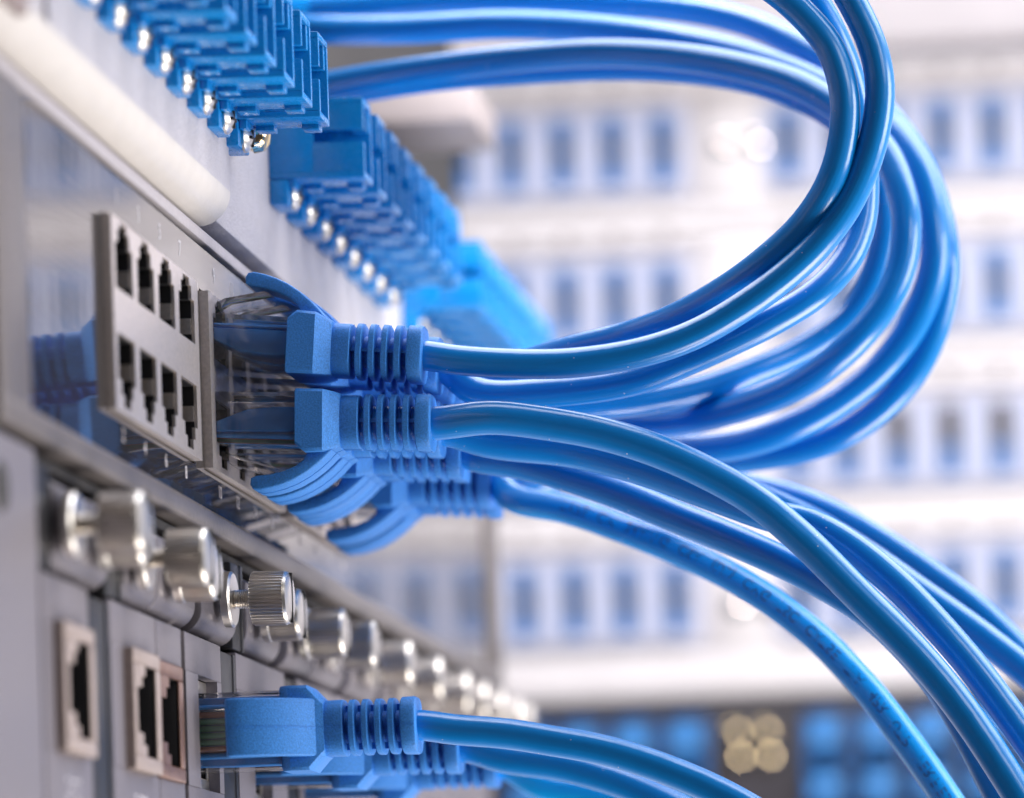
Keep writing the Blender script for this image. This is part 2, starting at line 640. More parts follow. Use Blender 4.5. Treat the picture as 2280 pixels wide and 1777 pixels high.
BZ0, BZ1 = 89.55, 116.1
G = 0.35
b = MB()                                                   # glossy face, cut out around the port blocks
ys = [576.0]
for p0, p1 in PB:
    ys += [p0 - G, p1 + G]
ys += [984]
for i in range(0, len(ys), 2):
    b.box(-1.5, 0, ys[i], ys[i + 1], ZF0, ZF1, M['gloss'])
for p0, p1 in PB:
    b.box(-1.5, 0, p0 - G, p1 + G, ZF0, BZ0 - G, M['gloss'])
    b.box(-1.5, 0, p0 - G, p1 + G, BZ1 + G, ZF1, M['gloss'])
b.build('face_panel', SW)


def port_open(cy, up):
    """stepped RJ45 mouth: list of (y0, y1, z0, z1) rectangles of the opening"""
    if up:
        return [(cy - 5.4, cy + 5.4, 106.4, 112.8), (cy - 3.6, cy + 3.6, 112.8, 114.7), (cy - 2.1, cy + 2.1, 114.7, 115.7)]
    return [(cy - 5.4, cy + 5.4, 93.9, 100.3), (cy - 3.6, cy + 3.6, 92.0, 93.9), (cy - 2.1, cy + 2.1, 90.4, 92.0)]


def around(mb, x0, x1, ylo, yhi, zlo, zhi, rects, m, g=0.0):
    """boxes filling the cell ylo..yhi, zlo..zhi except the stacked opening rectangles"""
    rs = sorted(rects, key=lambda r: r[2])
    z = zlo
    for i, (a, c, e, f) in enumerate(rs):
        e2, f2 = (e + g if i == 0 else e), (f - g if i == len(rs) - 1 else f)
        if e2 > z + 1e-6:
            mb.box(x0, x1, ylo, yhi, z, e2, m)
        mb.box(x0, x1, ylo, a + g, e2, f2, m)
        mb.box(x0, x1, c - g, yhi, e2, f2, m)
        z = f2
    if zhi > z + 1e-6:
        mb.box(x0, x1, ylo, yhi, z, zhi, m)


PITCH = 13.8
port_proto = {}
for bi, (p0, p1) in enumerate(PB):
    s = MB()
    cs = [(p0 if bi else 620.4) + 8.7 + PITCH * k for k in range(4)]
    edges = [p0] + [(cs[k] + cs[k + 1]) / 2 for k in range(3)] + [p1]
    zm = 103.35
    for k in range(4):
        around(s, 0.85, 1.3, edges[k], edges[k + 1], zm, BZ1, port_open(cs[k], True), M['shell'])
        around(s, 0.85, 1.3, edges[k], edges[k + 1], BZ0, zm, port_open(cs[k], False), M['shell'])
    s.box(-12, 0.85, p0, p0 + 0.4, BZ0, BZ1, M['shell'])
    s.box(-12, 0.85, p1 - 0.4, p1, BZ0, BZ1, M['shell'])
    s.box(-12, 0.85, p0 + 0.4, p1 - 0.4, BZ0, BZ0 + 0.3, M['shell'])
    s.box(-12, 0.85, p0 + 0.4, p1 - 0.4, BZ1 - 0.3, BZ1, M['shell'])
    blk = s.build('port_block', SW)
    blk['base'] = (0, 0, 0)
    for up in (True, False):
        for k in range(4):
            if up not in port_proto:
                q = MB()
                c = cs[k]
                zl, zh = (zm + 0.1, BZ1 - 0.35) if up else (BZ0 + 0.35, zm - 0.1)
                around(q, -11.5, 0.83, c - 6.7, c + 6.7, zl, zh, port_open(c, up), M['black'], 0.16)
                q.box(-12.2, -11.5, c - 6.7, c + 6.7, zl, zh, M['black'])
                zb = 107.9 if up else 95.0
                q.box(-4.0, 0.8, c + 5.06, c + 5.3, zb, zb + 2.3, M['shell'])
                for w in range(8):
                    yy = c - 3.6 + w * 1.03
                    zz = 106.7 if up else 98.6
                    q.box(-9, -4.6, yy - 0.17, yy + 0.17, zz, zz + 0.5, M['gold'])
                o = q.build('port', blk, origin=(0, c, 0))
                o.location = Vector((0, c, 0)) * MM - blk.location - Vector(SW['base']) * MM + Vector(SW['base']) * MM
                port_proto[up] = o
            else:
                o = port_proto[up].copy()
                COL.objects.link(o)
                o.parent = blk
            o.location = Vector((0, cs[k], 0)) * MM
# block mesh is stored relative to the switch base; its own origin sits at the rack origin
for bi, (p0, p1) in enumerate(PB):
    for k in range(4):
        c = (p0 if bi else 620.4) + 8.7 + PITCH * k + 2.4
        for up in (True, False):
            n = bi * 8 + k * 2 + (1 if up else 2)
            vs, fs = text_mesh(str(n), 3.3 if up else 2.7, 0.01)
            zc = 120.0 if up else 87.1
            q = MB()
            q.add([(0.03 + v.z, c + v.x, zc + v.y) for v in vs], fs, M['ink'])
            q.build('port_number', SW)

# ================================================================== FIBRE PATCH PANEL ABOVE THE SWITCH
PP = thing('fiber_adapter_shelf', (0, 560, 127), 'pale grey fibre patch panel with rows of blue adapters above the switch', 'patch panel')
b = MB()
b.box(-60, 4.05, 577, 691.5, 131.75, 166, M['plate'], 0.0)
b.build('adapter_plate', PP)
b = MB()                                                   # rolled lower lip, carried on under the rack post
prof = [(-60, 126.6), (-1.0, 126.6)]
for i in range(1, 9):
    a = -pi / 2 + (pi / 2) * i / 8
    prof.append((-1.0 + 5.1 * cos(a), 131.7 + 5.1 * sin(a)))
prof += [(-60, 131.7)]
b.prism(prof, 'y', 520, 691.6, M['lip_lit'])
b.build('rolled_lip', PP)
b = MB()
b.box(-60, 4.9, 520, 563.5, 129.4, 172, M['post'], 0.8)
b.box(-60, 3.6, 563.6, 576.9, 131.75, 166, M['plate'], 0.5)
b.build('rack_ear', PP)
for (ya, yb, xf) in ((693.4, 852, 1.35), (853.2, 1000, 1.1)):
    b = MB()
    b.box(-4, xf, ya, yb, 127.8, 166, M['plate'], 0.3, 2)
    b.box(-60, -4, ya, yb, 127.2, 166, M['void'])  # underside coloured near black for the shade it lies in
    b.build('adapter_plate', PP)
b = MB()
b.box(-60, -20, 692, 1095, 166.1, 262, M['void'])  # dark slab added behind the cables to give the deep shade there
b.build('dark_backing', PP)
b = MB()
b.lathe_x([(1.2, 2.4), (4.5, 2.4), (5.2, 2.9), (6.6, 2.6), (7.6, 1.6), (7.8, 0.3)], 706, 143.2, M['brass'], 24)
b.build('panel_screw', PP)


def adapter_parts(parent, xf, y, first=[None]):
    if first[0] is None:
        a = MB()
        A = M['adapter']
        L, H0, H1, D = 15.4, 142.4, 155.3, 8.4
        w = 1.0
        a.box(0, 3.0, 0.0, D, 138.4, 142.3, A, 0.25)                     # lower ear
        a.box(0, 3.0, 0.0, D, 155.4, 159.4, A, 0.25)                     # upper ear
        a.box(0, L, 0.15, D - 0.15, H0, H0 + w, A, 0.18)                  # floor
        a.box(0, L, 0.15, D - 0.15, H1 - w, H1, A, 0.18)                  # roof
        a.box(0, L, D - 0.15 - w, D - 0.15, H0 + w - 0.05, H1 - w + 0.05, A, 0.12)
        a.box(0, 7.2, 0.15, 0.15 + w, H0 + w - 0.05, H1 - w + 0.05, A, 0.12)
        a.box(7.1, L, 0.15, 0.15 + w, H0 + w - 0.05, 148.1, A, 0.12)
        a.box(7.1, L, 0.15, 0.15 + w, 150.1, H1 - w + 0.05, A, 0.12)
        a.box(0.3, 4.5, 0.6, D - 0.6, H0 + 0.6, H1 - 0.6, A)               # solid back
        a.box(12.5, L - 0.25, D - 2.6, D - 1.1, H1 - 4.6, H1 - 0.9, A, 0.1)   # inner rib seen in the mouth
        for x0, x1 in ((4.6, 7.4), (11.6, 14.2)):                           # clips under the body
            a.box(x0, x1, 5.6, D + 0.25, H0 - 0.75, H0 + 0.3, A, 0.12)
        a.box(3.0, 4.2, 0.6, D - 0.6, 141.0, 142.5, A, 0.2)
        o = a.build('fiber_adapter', parent)
        o['base'] = (0, 0, 0)
        sc = MB()
        for cz, in ((140.2,),):
            sc.lathe_x([(3.0, 2.1), (3.4, 2.15), (3.9, 1.75), (4.3, 1.05), (4.5, 0.4), (4.52, 0.05)], 4.2, cz, M['steel'], 20)
            sc.box(4.05, 4.55, 4.0, 4.4, cz - 1.3, cz + 1.3, M['void'])
            sc.box(4.05, 4.55, 2.9, 5.5, cz - 0.2, cz + 0.2, M['void'])
        sc.build('screw', o)
        first[0] = o
    else:
        o = first[0].copy()
        COL.objects.link(o)
        o.parent = parent
        for ch in first[0].children:
            c = ch.copy()
            COL.objects.link(c)
            c.parent = o
    o.location = Vector((xf, y, 0)) * MM - Vector(PP['base']) * MM
    return o


for i in range(10):
    adapter_parts(PP, 2.75 + 1.0 - 0.9, 690 - 14.3 * i)
for i in range(8):
    adapter_parts(PP, 1.4, 738 + 13.9 * i)
for i in range(8):
    adapter_parts(PP, 1.2, 871 + 13.9 * i)

UB = thing('rack_bracket', (0, 930, 190), 'grey metal bracket end under the cable bundle beside the adapters', 'bracket')
b = MB()
b.box(-19.8, 8, 930, 962, 190, 198, M['bracket'], 1.2, 2)
b.build('bracket_body', UB)

# ================================================================== CARD CHASSIS BELOW THE SWITCH
CH = thing('card_chassis', (0, 540, 20), 'dark chassis whose slots hold the grey line cards under the switch', 'chassis')
b = MB()
b.box(-200, -9, 540, 1000, 8, 78.6, M['void'])
b.box(-9, -2, 540, 1000, 77.9, 79.2, M['void'])
b.build('card_cage', CH)
b = MB()
b.box(-8.9, 0.6, 520, 577.8, 8, 78.4, M['card'], 0.6, 2)
b.build('rack_ear', CH)
b = MB()
b.lathe_x([(0.61, 3.2), (0.9, 3.0), (1.0, 0.2)], 559.5, 71.5, M['void'], 20)
b.build('mounting_hole', CH)
for y0, y1, z0, z1, m in ((578.2, 587.3, 64, 77.5, 'black'), (618.7, 628.0, 64, 77.5, 'black'), (705.5, 713.4, 64, 77.5, 'black'),
                          (607.2, 619.2, 9, 63, 'black'), (694.5, 705.7, 9, 63, 'black'), (746.3, 756.7, 9, 63, 'black')):
    b = MB()
    b.box(-9, -0.25, y0, y1, z0, z1, M[m], 0.4)  # black block added so the gap between cards reads as shaded
    b.box(-9, -0.05, y1 - 1.6, y1, z0, z1, M['black'], 0.2)
    b.build('gap_darkener', CH)


def knob(parent, cy, cz, out):
    """slotted, knurled captive thumbscrew; out = how far it stands off the card"""
    s = MB()
    x0 = out
    n = 176
    pr = [(x0, 3.0), (x0 + 0.25, 3.95), (x0 + 0.5, 4.12), (x0 + 4.9, 4.12), (x0 + 5.2, 4.05)]
    s.lathe_x(pr, cy, cz, M['steel'], n, (44, 0.34, x0 + 0.4, x0 + 5.0))
    s.lathe_x([(x0 + 5.2, 3.95), (x0 + 5.35, 4.0), (x0 + 5.7, 3.85), (x0 + 6.0, 3.2), (x0 + 6.12, 2.0), (x0 + 6.15, 0.2)], cy, cz, M['steel'], 48)
    s.box(x0 + 5.75, x0 + 6.2, cy - 0.28, cy + 0.28, cz - 3.75, cz + 3.75, M['void'])
    o = s.build('thumb_screw', parent)
    o['base'] = tuple(parent['base'])
    w = MB()
    if out > 4:
        pr = []
        x = 1.6
        k = 0
        while x < x0 + 0.1:
            pr.append((x, 1.45 if k % 2 else 1.2))
            x += 0.17
            k += 1
        w.lathe_x(pr, cy, cz, M['steel'], 20)
    w.lathe_x([(1.45, 2.0), (1.5, 4.2), (2.6, 4.25), (2.9, 3.9), (3.0, 1.3)], cy, cz, M['steel'], 36)
    wo = w.build('threaded_shaft', o)
    wo.location = (0, 0, 0)
    return o


def rj_bezel(mb, x0, x1, cy, cz, m, w=8.6, h=8.4):
    """port frame turned on its side: latch notch toward the camera (-Y)"""
    mb.box(x0, x1, cy - w, cy + w, cz + 6.3, cz + h, m, 0.3)
    mb.box(x0, x1, cy - w, cy + w, cz - h, cz - 6.3, m, 0.3)
    mb.box(x0, x1, cy + 5.6, cy + w, cz - 6.29, cz + 6.29, m, 0.3)
    mb.box(x0, x1, cy - w, cy - 6.4, cz - 6.29, cz + 6.29, m, 0.3)
    mb.box(x0, x1, cy - 6.41, cy - 3.4, cz + 3.2, cz + 6.31, m)
    mb.box(x0, x1, cy - 6.41, cy - 3.4, cz - 6.31, cz - 3.2, m)
    mb.box(x0, x1, cy - 3.41, cy - 1.4, cz + 4.8, cz + 6.3, m)
    mb.box(x0, x1, cy - 3.41, cy - 1.4, cz - 6.3, cz - 4.8, m)


ZH0, ZH1 = 64.2, 75.6


def rounded_handle(mb, y0, y1, m, xf=0.45):
    prof = [(-9, ZH0 + 0.3), (-4.6, ZH0)]
    for i in range(0, 9):
        a = -pi / 2 + (pi / 2) * i / 8
        prof.append((xf - 3.6 + 3.6 * cos(a), ZH0 + 3.6 + 3.6 * sin(a)))
    prof += [(xf, ZH1 - 0.6), (xf - 0.6, ZH1), (-9, ZH1)]
    mb.prism(prof, 'y', y0, y1, m, 0.5, 2)


# (y0, y1, port centre or None, style, handle y0, y1, [(screw y, out)], label)
cards = [
    (580.9, 606.9, 595.6, 'tan', 587.6, 618.4, [(590.5, 5.7), (610, 1.6)], 'grey line card with an empty beige bezelled port, nearest the rack ear'),
    (619.5, 648.4, 635.8, 'tan', 628.3, 648.5, [(633, 5.3)], 'grey line card with empty beige bezelled port between dark slot and copper bezelled port'),
    (648.9, 665.6, 655.6, 'copper', 648.9, 674.6, [(656.5, 1.6)], 'narrow grey line card whose empty port has a copper coloured bezel'),
    (668.3, 694.2, 684.0, 'hole', 679.3, 705.2, [(691.5, 5.5)], 'grey line card with sharp blue plug and knurled screw standing out on bare thread'),
    (706.0, 746.0, 726.0, 'hole', 713.7, 741.0, [(722, 1.8)], 'grey line card just behind the sharp knurled screw, second card with a plug'),
    (757.0, 789.0, 768.0, 'hole', 748.0, 770.5, [(755, 3.0)], 'blurred grey line card, third card with a blue plug'),
    (790.0, 826.0, 810.0, 'none', 771.5, 800.0, [(779, 4.0)], 'blurred grey line card without a plug behind the third plugged card'),
    (827.0, 862.0, 846.0, 'none', 806.0, 836.0, [(818, 4.0)], 'blurred grey line card with fifth blurred screw behind the sharp knurled one'),
    (863.0, 900.0, 880.0, 'none', 842.0, 874.0, [(853, 4.0)], 'blurred grey line card with sixth blurred screw behind the sharp knurled one'),
    (901.0, 944.0, 920.0, 'none', 880.0, 918.0, [(888, 4.0), (912, 4.0)], 'blurred grey line card, last but one at the far end of the chassis'),
    (945.0, 984.0, 960.0, 'none', 924.0, 984.0, [(936, 4.0), (962, 4.0), (978, 4.0)], 'blurred grey line card at the very far end of the chassis'),
]
ZP = 49.3
for (y0, y1, pc, style, h0, h1, scr, lab) in cards:
    t = thing('line_card', (0, (y0 + y1) / 2, 12), lab, 'line card', 'line cards side by side under the switch')
    f = MB()
    zt = ZH0 - 0.7
    C = M['card']
    if style == 'none':
        f.box(-8, 0, y0, y1, 10, zt, C, 0.35)
    else:
        a, c, zl, zh = (pc - 7.0, pc + 7.0, 41.0, 57.8)
        f.box(-2, 0, y0, y1, 10, zl, C, 0.2)
        f.box(-2, 0, y0, y1, zh, zt, C, 0.2)
        f.box(-2, 0, y0, a, zl + 0.01, zh - 0.01, C, 0.0)
        f.box(-2, 0, c, y1, zl + 0.01, zh - 0.01, C, 0.0)
        f.box(-8.5, -8, y0 + 1, y1 - 1, 10, zt, M['void'])
        f.box(-8, -2, y0 + 0.2, y0 + 0.8, 10, zt, M['void'])
    f.build('faceplate', t)
    hd = MB()
    rounded_handle(hd, h0, h1, M['handle'])
    hd.build('handle', t)
    if style != 'none':
        q = MB()
        if style in ('tan', 'copper'):
            m = M['port_tan'] if style == 'tan' else M['port_copper']
            xo_ = 1.4 if style == 'tan' else 0.5
            rj_bezel(q, xo_ - 0.4, xo_, pc, ZP, m)
            for sg in (-1, 1):
                q.box(-1.5, xo_ - 0.35, pc - 8.5, pc + 8.5, ZP + sg * 7.95 - 0.35, ZP + sg * 7.95 + 0.35, m)
                q.box(-1.5, xo_ - 0.35, pc + sg * 8.2 - 0.3, pc + sg * 8.2 + 0.3, ZP - 7.6, ZP + 7.6, m)
            rj_bezel(q, -7.0, xo_ - 0.42, pc, ZP, M['black'], 7.85, 7.55)
        else:
            rj_bezel(q, -7.0, -2.02, pc, ZP, M['black'], 6.9, 8.2)
            rj_bezel(q, -2.0, -1.6, pc, ZP, M['steel'], 6.95, 8.3)
        q.box(-7.9, -7.4, pc - 6.9, pc + 6.9, ZP - 8.2, ZP + 8.2, M['black'])
        for sg in (-1, 1):
            q.box(-7.4, -2.7, pc - 6.9, pc + 6.9, ZP + sg * 7.6 - 0.6, ZP + sg * 7.6 + 0.6, M['black'])
        q.box(-7.4, -2.7, pc + 5.9, pc + 6.9, ZP - 6.8, ZP + 6.8, M['black'])
        q.box(-7.4, -2.7, pc - 6.9, pc - 6.3, ZP - 6.8, ZP + 6.8, M['black'])
        q.build('port', t)
    for (sy, out) in scr:
        knob(t, sy, 70.2 if out > 4.5 else 70.6, out)
    if style == 'tan':                                     # small white print under the port, too blurred to read
        q = MB()
        for k in range(5):
            yy = pc - 3.2 + k * 1.6
            for r_ in range(6):
                if (k * 5 + r_ * 3) % 7 < 5:
                    q.box(0.005, 0.03, yy - 0.55, yy + (0.5 if (k + r_) % 2 else 0.0), 31.6 + r_ * 1.15, 32.0 + r_ * 1.15, M['ink'])
        q.build('print', t)

# ================================================================== PATCH CABLES
def superring(x, hy, hz, n=40, e=3.2, cy=0, cz=0):
    out = []
    for j in range(n):
        a = 2 * pi * j / n
        c, s = cos(a), sin(a)
        out.append((x, cy + hy * math.copysign(abs(c) ** (2 / e), c), cz + hz * math.copysign(abs(s) ** (2 / e), s)))
    return out


def plug_meshes():
    """returns builders for plug, latch, wires, boot, latch guard in plug axes (x out, z toward the latch)"""
    cl = MB()
    K = M['clear']
    cl.box(-9, 12.6, -5.75, 5.75, -3.9, 4.0, K, 0.25)
    cl.box(-9, 12.4, -5.2, 5.2, 2.2, 2.35, K)
    lt = MB()
    poly = [(-3.0, 4.05), (-1.5, 4.05), (0.5, 5.6), (8.2, 7.9), (8.8, 7.8), (9.0, 7.0), (8.6, 6.4), (1.0, 4.4), (-1.0, 4.05)]
    lt.prism([(-3, 4.1), (-1.2, 4.5), (2.0, 6.7), (8.0, 8.1), (8.7, 7.9), (8.8, 7.1), (8.2, 6.7), (2.4, 5.3), (-0.2, 4.1)], 'y', -3.1, 3.1, K, 0.15, 2)
    wr = MB()
    poly = [(12.4, 1.95), (12.4, -1.75), (9, -1.75), (5, -1.35), (0.5, 0.4), (-1, 1.0), (-1, 1.95)]
    wr.prism(poly, 'y', -5.15, 5.15, M['wire_blue'], 0.3, 2)
    for k, nm in enumerate(('wire_blue', 'wire_brown', 'wire_green', 'wire_green', 'wire_green', 'wire_green', 'wire_brown', 'wire_blue')):
        yy = -3.6 + 1.03 * k
        rings = [[(x, yy + 0.46 * cos(2 * pi * j / 10), z + 0.46 * sin(2 * pi * j / 10)) for j in range(10)] for x, z in ((-8, 0.5), (-1, 2.3), (3, 2.45), (7, 2.5), (12.3, 2.6))]
        wr.loft(rings, M[nm])
    for k in range(8):
        yy = -3.6 + 1.03 * k
        wr.box(-8.5, -3.0, yy - 0.15, yy + 0.15, -3.8, -1.6, M['gold'])
    bt = MB()
    Bm = M['boot']
    # collar: flat sided shoulder with bevelled back, open step under the latch guard
    def oct(x, hy, z0, z1, ch):
        return [(x, -hy + ch, z0), (x, hy - ch, z0), (x, hy, z0 + ch), (x, hy, z1 - ch), (x, hy - ch, z1), (x, -hy + ch, z1), (x, -hy, z1 - ch), (x, -hy, z0 + ch)]
    bt.loft([oct(12.3, 6.05, -4.25, 3.9, 0.35), oct(12.45, 6.3, -4.4, 4.0, 0.45), oct(13.7, 6.3, -4.4, 5.1, 0.45), oct(16.5, 6.3, -4.35, 4.95, 0.45),
             oct(18.1, 4.6, -4.15, 4.3, 0.6), oct(18.7, 4.2, -4.0, 4.1, 0.8)], Bm)
    bt.loft([superring(18.2, 4.0, 3.9), superring(18.9, 4.15, 4.05), superring(20.9, 4.2, 4.05), superring(21.3, 4.2, 4.05), superring(21.45, 4.0, 3.9)], Bm)
    bt.loft([superring(21.0, 2.35, 2.35, e=2.2), superring(30.6, 2.35, 2.35, e=2.2)], Bm)
    bt.box(21.2, 30.8, -3.3, 3.3, -0.28, 0.28, Bm)
    for x0, w in ((22.25, 0.98), (24.2, 0.98), (26.15, 0.98), (28.1, 1.0)):
        bt.loft([superring(x0, 3.9, 3.95), superring(x0 + 0.15, 4.15, 4.2), superring(x0 + w - 0.15, 4.15, 4.2), superring(x0 + w, 3.9, 3.95)], Bm)
    bt.loft([superring(30.0, 4.0, 4.05), superring(30.2, 4.25, 4.3), superring(31.9, 4.3, 4.35), superring(32.2, 4.15, 4.2), superring(32.25, 3.0, 3.0)], Bm)
    bt.prism([(13.6, 4.0), (13.7, 5.17), (16.5, 5.02), (18.1, 4.37), (18.7, 4.13), (21.4, 4.13), (21.4, 3.0)], 'y', -0.05, 0.05, Bm)
    for x0, w in ((22.3, 0.88), (24.25, 0.88), (26.2, 0.88), (28.15, 0.9), (30.15, 2.0)):
        zr = 4.27 if x0 < 30 else 4.4
        bt.box(x0, x0 + w, -0.05, 0.05, 3.5, zr, Bm)
    gd = MB()
    outer = [(17.6, 4.6), (16.4, 5.9), (15.2, 7.0), (13.6, 8.2), (11.8, 9.25), (10.0, 10.0), (8.2, 10.5), (6.6, 10.75), (5.7, 10.55)]
    inner = [(5.3, 9.9), (5.4, 8.9), (6.1, 8.6), (8.4, 8.3), (10.4, 7.8), (12.2, 7.0), (13.3, 6.1), (14.0, 4.9)]
    gd.prism(outer + inner + [(15.5, 4.3)], 'y', -4.3, 4.3, Bm, 0.35, 3)
    gd.prism([(p[0] + 0.03, p[1] + 0.07) for p in outer] + [(5.3, 9.9), (7.0, 9.2), (13.0, 7.2), (15.5, 4.3)], 'y', -0.05, 0.05, Bm)
    return cl, lt, wr, bt, gd


_pl = {}


def plug_objs(root):
    I = Matrix.Identity(4)
    if not _pl:
        cl, lt, wr, bt, gd = plug_meshes()
        pl = cl.build('plug', root, inv=I)
        la = lt.build('latch', pl, inv=I)
        wi = wr.build('wires', pl, inv=I)
        bo = bt.build('boot', root, inv=I)
        g = gd.build('latch_guard', bo, inv=I)
        _pl['plug'], _pl['boot'] = pl, bo
    else:
        copy_tree(_pl['plug'], root)
        copy_tree(_pl['boot'], root)


def patch_cable(label, group, Yc, Zc, xo, tilt, rx, pts, r, jm='jacket', text=None, yaw=0.0, plug=True, pre=None):
    """pts: (px, py, Y) measured points of the jacket, in order from the plug"""
    root = bpy.data.objects.new('patch_cable', None)
    COL.objects.link(root)
    root.empty_display_size = 0.01
    tag(root, label, 'network cable', group)
    Mx = Matrix.Translation((xo, Yc, Zc)) @ Matrix.Rotation(yaw, 4, 'Z') @ Matrix.Rotation(radians(tilt), 4, 'Y') @ Matrix.Rotation(rx, 4, 'X')
    root.matrix_world = Matrix.LocRotScale(Mx.to_translation() * MM, Mx.to_quaternion(), None)
    if plug:
        plug_objs(root)
        P = [Mx @ Vector((20, 0, 0)), Mx @ Vector((26, 0, 0)), Mx @ Vector((32.5, 0, 0))]
    else:
        P = []
    P += [at(*p) for p in pts]
    path = spline(P)
    j = MB()
    T, N = tube(j, path, r, M[jm])
    jk = j.build('jacket', root, inv=Mx.inverted(), smooth=60)
    if text:
        tm = MB()
        s0, ang0, size, strings = text
        L = [0.0]
        for a, c in zip(path, path[1:]):
            L.append(L[-1] + (c - a).length)

        def wrap(s, q, h):
            s = min(max(s, 0), L[-1] - 0.01)
            i = 0
            lo, hi = 0, len(L) - 1
            while hi - lo > 1:
                mid = (lo + hi) // 2
                if L[mid] <= s:
                    lo = mid
                else:
                    hi = mid
            i = lo
            u = (s - L[i]) / (L[i + 1] - L[i])
            p = path[i].lerp(path[i + 1], u)
            t = (T[i].lerp(T[i + 1], u)).normalized()
            n = N[i].lerp(N[i + 1], u)
            n = (n - t * n.dot(t)).normalized()
            bb = t.cross(n)
            ang = ang0 + q / r
            return p + (n * cos(ang) + bb * sin(ang)) * (r + h)
        s = s0
        for word in strings:
            vs, fs = text_mesh(word, size, 0.0)
            x0 = min(v.x for v in vs)
            x1 = max(v.x for v in vs)
            tm.add([wrap(s + (v.x - x0), v.y, 0.025) for v in vs], fs, M['blue_ink'])
            s += (x1 - x0) + size * 0.9
        tm.build('printed_text', jk, inv=Mx.inverted())
    return root


def cst(lst, Y, k=1.0):
    return [(x * k, y * k, Y) for x, y in lst]


K = 2280 / 2184
GU = 'blue cables plugged into the upper row of the switch'
GL = 'blue cables plugged into the lower row of the switch'
GB = 'blue cables plugged into the line cards'
# ---- upper row
patch_cable('blue cable from the sharp upper plug, arching up as the outermost near loop', GU, 695.2, 109.3, 0, 4.6, 0,
            cst([(1026, 803), (1216, 811), (1340, 801), (1450, 779), (1550, 743), (1645, 689), (1732, 627), (1815, 552), (1888, 455), (1940, 330), (1960, 205), (1945, 110), (1900, 10), (1850, -70), (1790, -140)], 695), 2.28)
patch_cable('blue cable just behind the sharp upper plug, curving under the nearest loop', GU, 709.0, 109.3, 0.3, 4.0, 0,
            [(1060, 873, 708), (1216, 874, 706), (1405, 850, 704), (1532, 803, 703), (1627, 760, 702), (1721, 714, 702), (1816, 655, 703), (1882, 585, 705), (1918, 500, 707), (1925, 400, 708), (1914, 280, 708), (1892, 170, 706), (1852, 70, 704), (1800, -20, 702), (1740, -100, 700)], 2.28)
patch_cable('blue cable forming the innermost edge of the near loop, left of the outer one', GU, 722.8, 109.3, 0, 3.0, 0,
            [(1090, 845, 719), (1180, 808, 717), (1290, 775, 714), (1400, 747, 711), (1490, 714, 706), (1590, 662, 702), (1693, 590, 698), (1790, 500, 696), (1848, 410, 694), (1877, 310, 694), (1880, 209, 694), (1850, 110, 694), (1800, 45, 694), (1741, -10, 694), (1670, -60, 694)], 2.28)
patch_cable('thin looking dark printed blue cable inside the rear loop bundle', GU, 736.6, 109.0, 0, 2.0, 0,
            [(1200, 902, 737), (1400, 898, 740), (1560, 868, 744), (1690, 822, 747), (1785, 780, 750), (1886, 712, 752), (1943, 625, 752), (1970, 520, 752), (1965, 430, 752), (1930, 340, 755), (1850, 255, 760), (1740, 200, 765), (1600, 165, 770), (1400, 150, 775), (1150, 160, 780), (960, 175, 786), (800, 200, 792), (640, 232, 797)], 2.3,
            text=(118, -0.2, 2.0, ['CM', '4PR', '24AWG']))
patch_cable('rear loop cable with a long white glint along its lower bend', GU, 761.3, 109.0, 0, 2.0, 0,
            [(1200, 925, 757), (1437, 944, 752), (1532, 936, 748), (1658, 905, 742), (1785, 853, 736), (1886, 777, 732), (1962, 690, 732), (2006, 600, 733), (2019, 500, 734), (2005, 420, 736), (1965, 330, 740), (1880, 250, 745), (1780, 190, 750), (1650, 150, 756), (1520, 128, 762), (1339, 118, 768), (1134, 132, 774), (973, 152, 780), (800, 178, 786), (640, 208, 790)], 2.4)
patch_cable('rear loop cable lying between the glinting cable and the outermost one', GU, 775.1, 109.0, 0, 2.0, 0,
            [(1300, 970, 770), (1500, 1000, 765), (1658, 988, 760), (1800, 935, 757), (1943, 838, 757), (2025, 739, 757), (2069, 640, 757), (2082, 560, 757), (2070, 460, 758), (2040, 370, 760), (1985, 290, 764), (1900, 235, 768), (1816, 185, 772), (1669, 128, 778), (1523, 92, 784), (1339, 66, 790), (1120, 55, 796), (900, 66, 802), (680, 66, 806), (560, 60, 810)], 2.5)
patch_cable('outermost blue cable of the rear loop bundle, bending furthest to the right', GU, 788.9, 109.0, 0, 2.0, 0,
            [(1350, 1000, 780), (1560, 1025, 772), (1722, 1012, 766), (1848, 980, 762), (1943, 925, 760), (2025, 842, 760), (2072, 758, 760), (2100, 660, 760), (2106, 580, 760), (2094, 490, 762), (2070, 411, 764), (2036, 340, 767), (1985, 270, 771), (1900, 180, 776), (1790, 108, 782), (1669, 52, 788), (1523, 20, 794), (1339, 5, 800), (1150, 0, 806), (950, 6, 812), (700, 20, 818)], 2.4)
# ---- more of the bundle coming in at the top left
patch_cable('blurred blue cable along the top edge at the left of the bundle', GU, 0, 0, 0, 0, 0,
            [(560, 10, 850), (720, 14, 850), (860, 8, 850), (1000, -12, 850), (1160, -60, 850)], 2.9, plug=False)
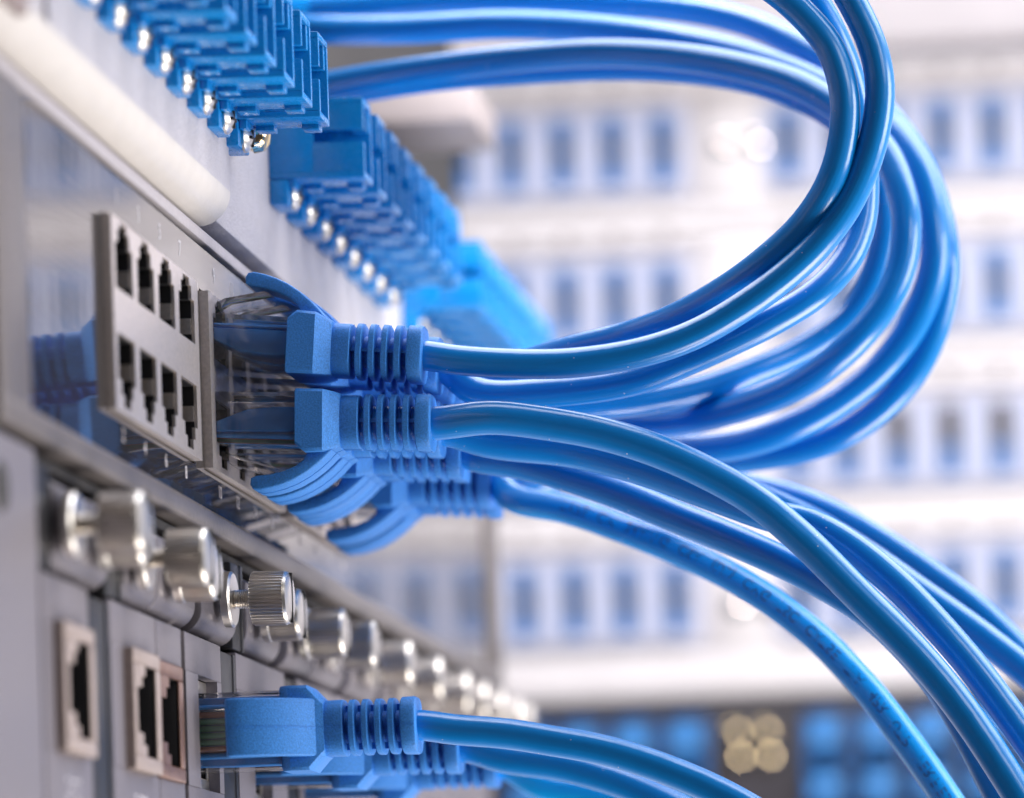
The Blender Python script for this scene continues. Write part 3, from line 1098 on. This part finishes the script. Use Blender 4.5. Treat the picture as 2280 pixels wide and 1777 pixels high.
# ---- lower row (latch guard down)
patch_cable('blue cable from the sharp lower plug, sweeping down to the bottom right corner', GL, 695.2, 97.5, 0.9, 2.0, pi,
            cst([(1090, 930), (1216, 943), (1342, 966), (1469, 1006), (1586, 1059), (1686, 1117), (1791, 1205), (1914, 1328), (2026, 1440), (2102, 1527), (2172, 1621), (2248, 1738), (2310, 1840), (2360, 1930)], 694), 2.55)
patch_cable('blue cable emerging from under the sharp lower cable, running close along its right', GL, 709.0, 97.6, 0.2, 0.6, pi,
            [(1090, 985, 710), (1279, 1006, 710), (1437, 1048, 708), (1595, 1106, 706), (1721, 1150, 704), (1800, 1166, 703), (1890, 1215, 702), (1996, 1300, 701), (2084, 1390, 700), (2172, 1492, 700), (2260, 1610, 700), (2330, 1710, 700), (2380, 1790, 700)], 2.5)
patch_cable('thick blue cable passing beneath the sharp lower cable with a pale streak on top', GL, 722.8, 97.3, 1.4, 3.2, pi,
            [(1060, 1016, 722), (1176, 1035, 720), (1352, 1088, 716), (1498, 1148, 713), (1645, 1208, 710), (1791, 1276, 708), (1938, 1365, 706), (2026, 1447, 706), (2110, 1552, 706), (2180, 1680, 706), (2240, 1800, 706)], 2.55)
patch_cable('blue cable with a thin white edge, second from the right at the corner', GL, 736.6, 97.5, 0, 1.2, pi,
            [(1120, 1010, 738), (1300, 1030, 740), (1500, 1060, 742), (1650, 1096, 742), (1800, 1160, 740), (1940, 1245, 738), (2055, 1326, 736), (2172, 1408, 734), (2290, 1500, 732), (2400, 1600, 730)], 2.5)
patch_cable('bright blue cable with dark printed lettering, lowest of the switch cables', GL, 761.3, 97.0, 0.6, 3.0, pi,
            [(1147, 1112, 757), (1264, 1135, 752), (1410, 1186, 746), (1527, 1234, 742), (1645, 1293, 738), (1733, 1350, 735), (1821, 1420, 732), (1879, 1478, 730), (1949, 1556, 728), (2008, 1634, 726), (2073, 1725, 724), (2131, 1812, 722), (2180, 1890, 720)], 2.4, 'jacket_lit',
            text=(30, -0.15, 2.5, ['TYPE', 'CM', '24AWG', 'CSA', '(UL)', 'CMG', '75C', 'CAT5E', 'TIA', '4PR', 'UTP', 'VERIFIED']))
patch_cable('blurred pale edged blue cable, furthest to the right of the lower sweep', GL, 775.1, 97.0, 0, 3.0, pi,
            [(1250, 1060, 780), (1450, 1070, 778), (1650, 1085, 774), (1820, 1132, 770), (1938, 1194, 768), (2055, 1270, 766), (2172, 1357, 764), (2280, 1462, 762), (2380, 1570, 760)], 2.6)
# ---- line card plugs (latch guard toward the camera)
patch_cable('blue cable whose broad ribbed plug faces the viewer in the sharp line card', GB, 684.0, 49.5, -0.9, -0.6, pi / 2,
            cst([(1007, 1624), (1131, 1634), (1220, 1648), (1352, 1672), (1469, 1708), (1586, 1756), (1674, 1803), (1760, 1860)], 684), 2.3)
patch_cable('blue cable from the second line card plug, half hidden under the sharp one', GB, 726.0, 49.3, -0.9, 0, pi / 2,
            cst([(1120, 1688), (1250, 1706), (1380, 1742), (1490, 1790), (1580, 1840)], 726), 2.4)
patch_cable('bright blurred blue cable at the bottom edge, from the third line card plug', GB, 768.0, 49.3, -0.9, 0, pi / 2,
            cst([(1210, 1752), (1320, 1772), (1450, 1815), (1560, 1870)], 768), 2.5, 'jacket_lit')
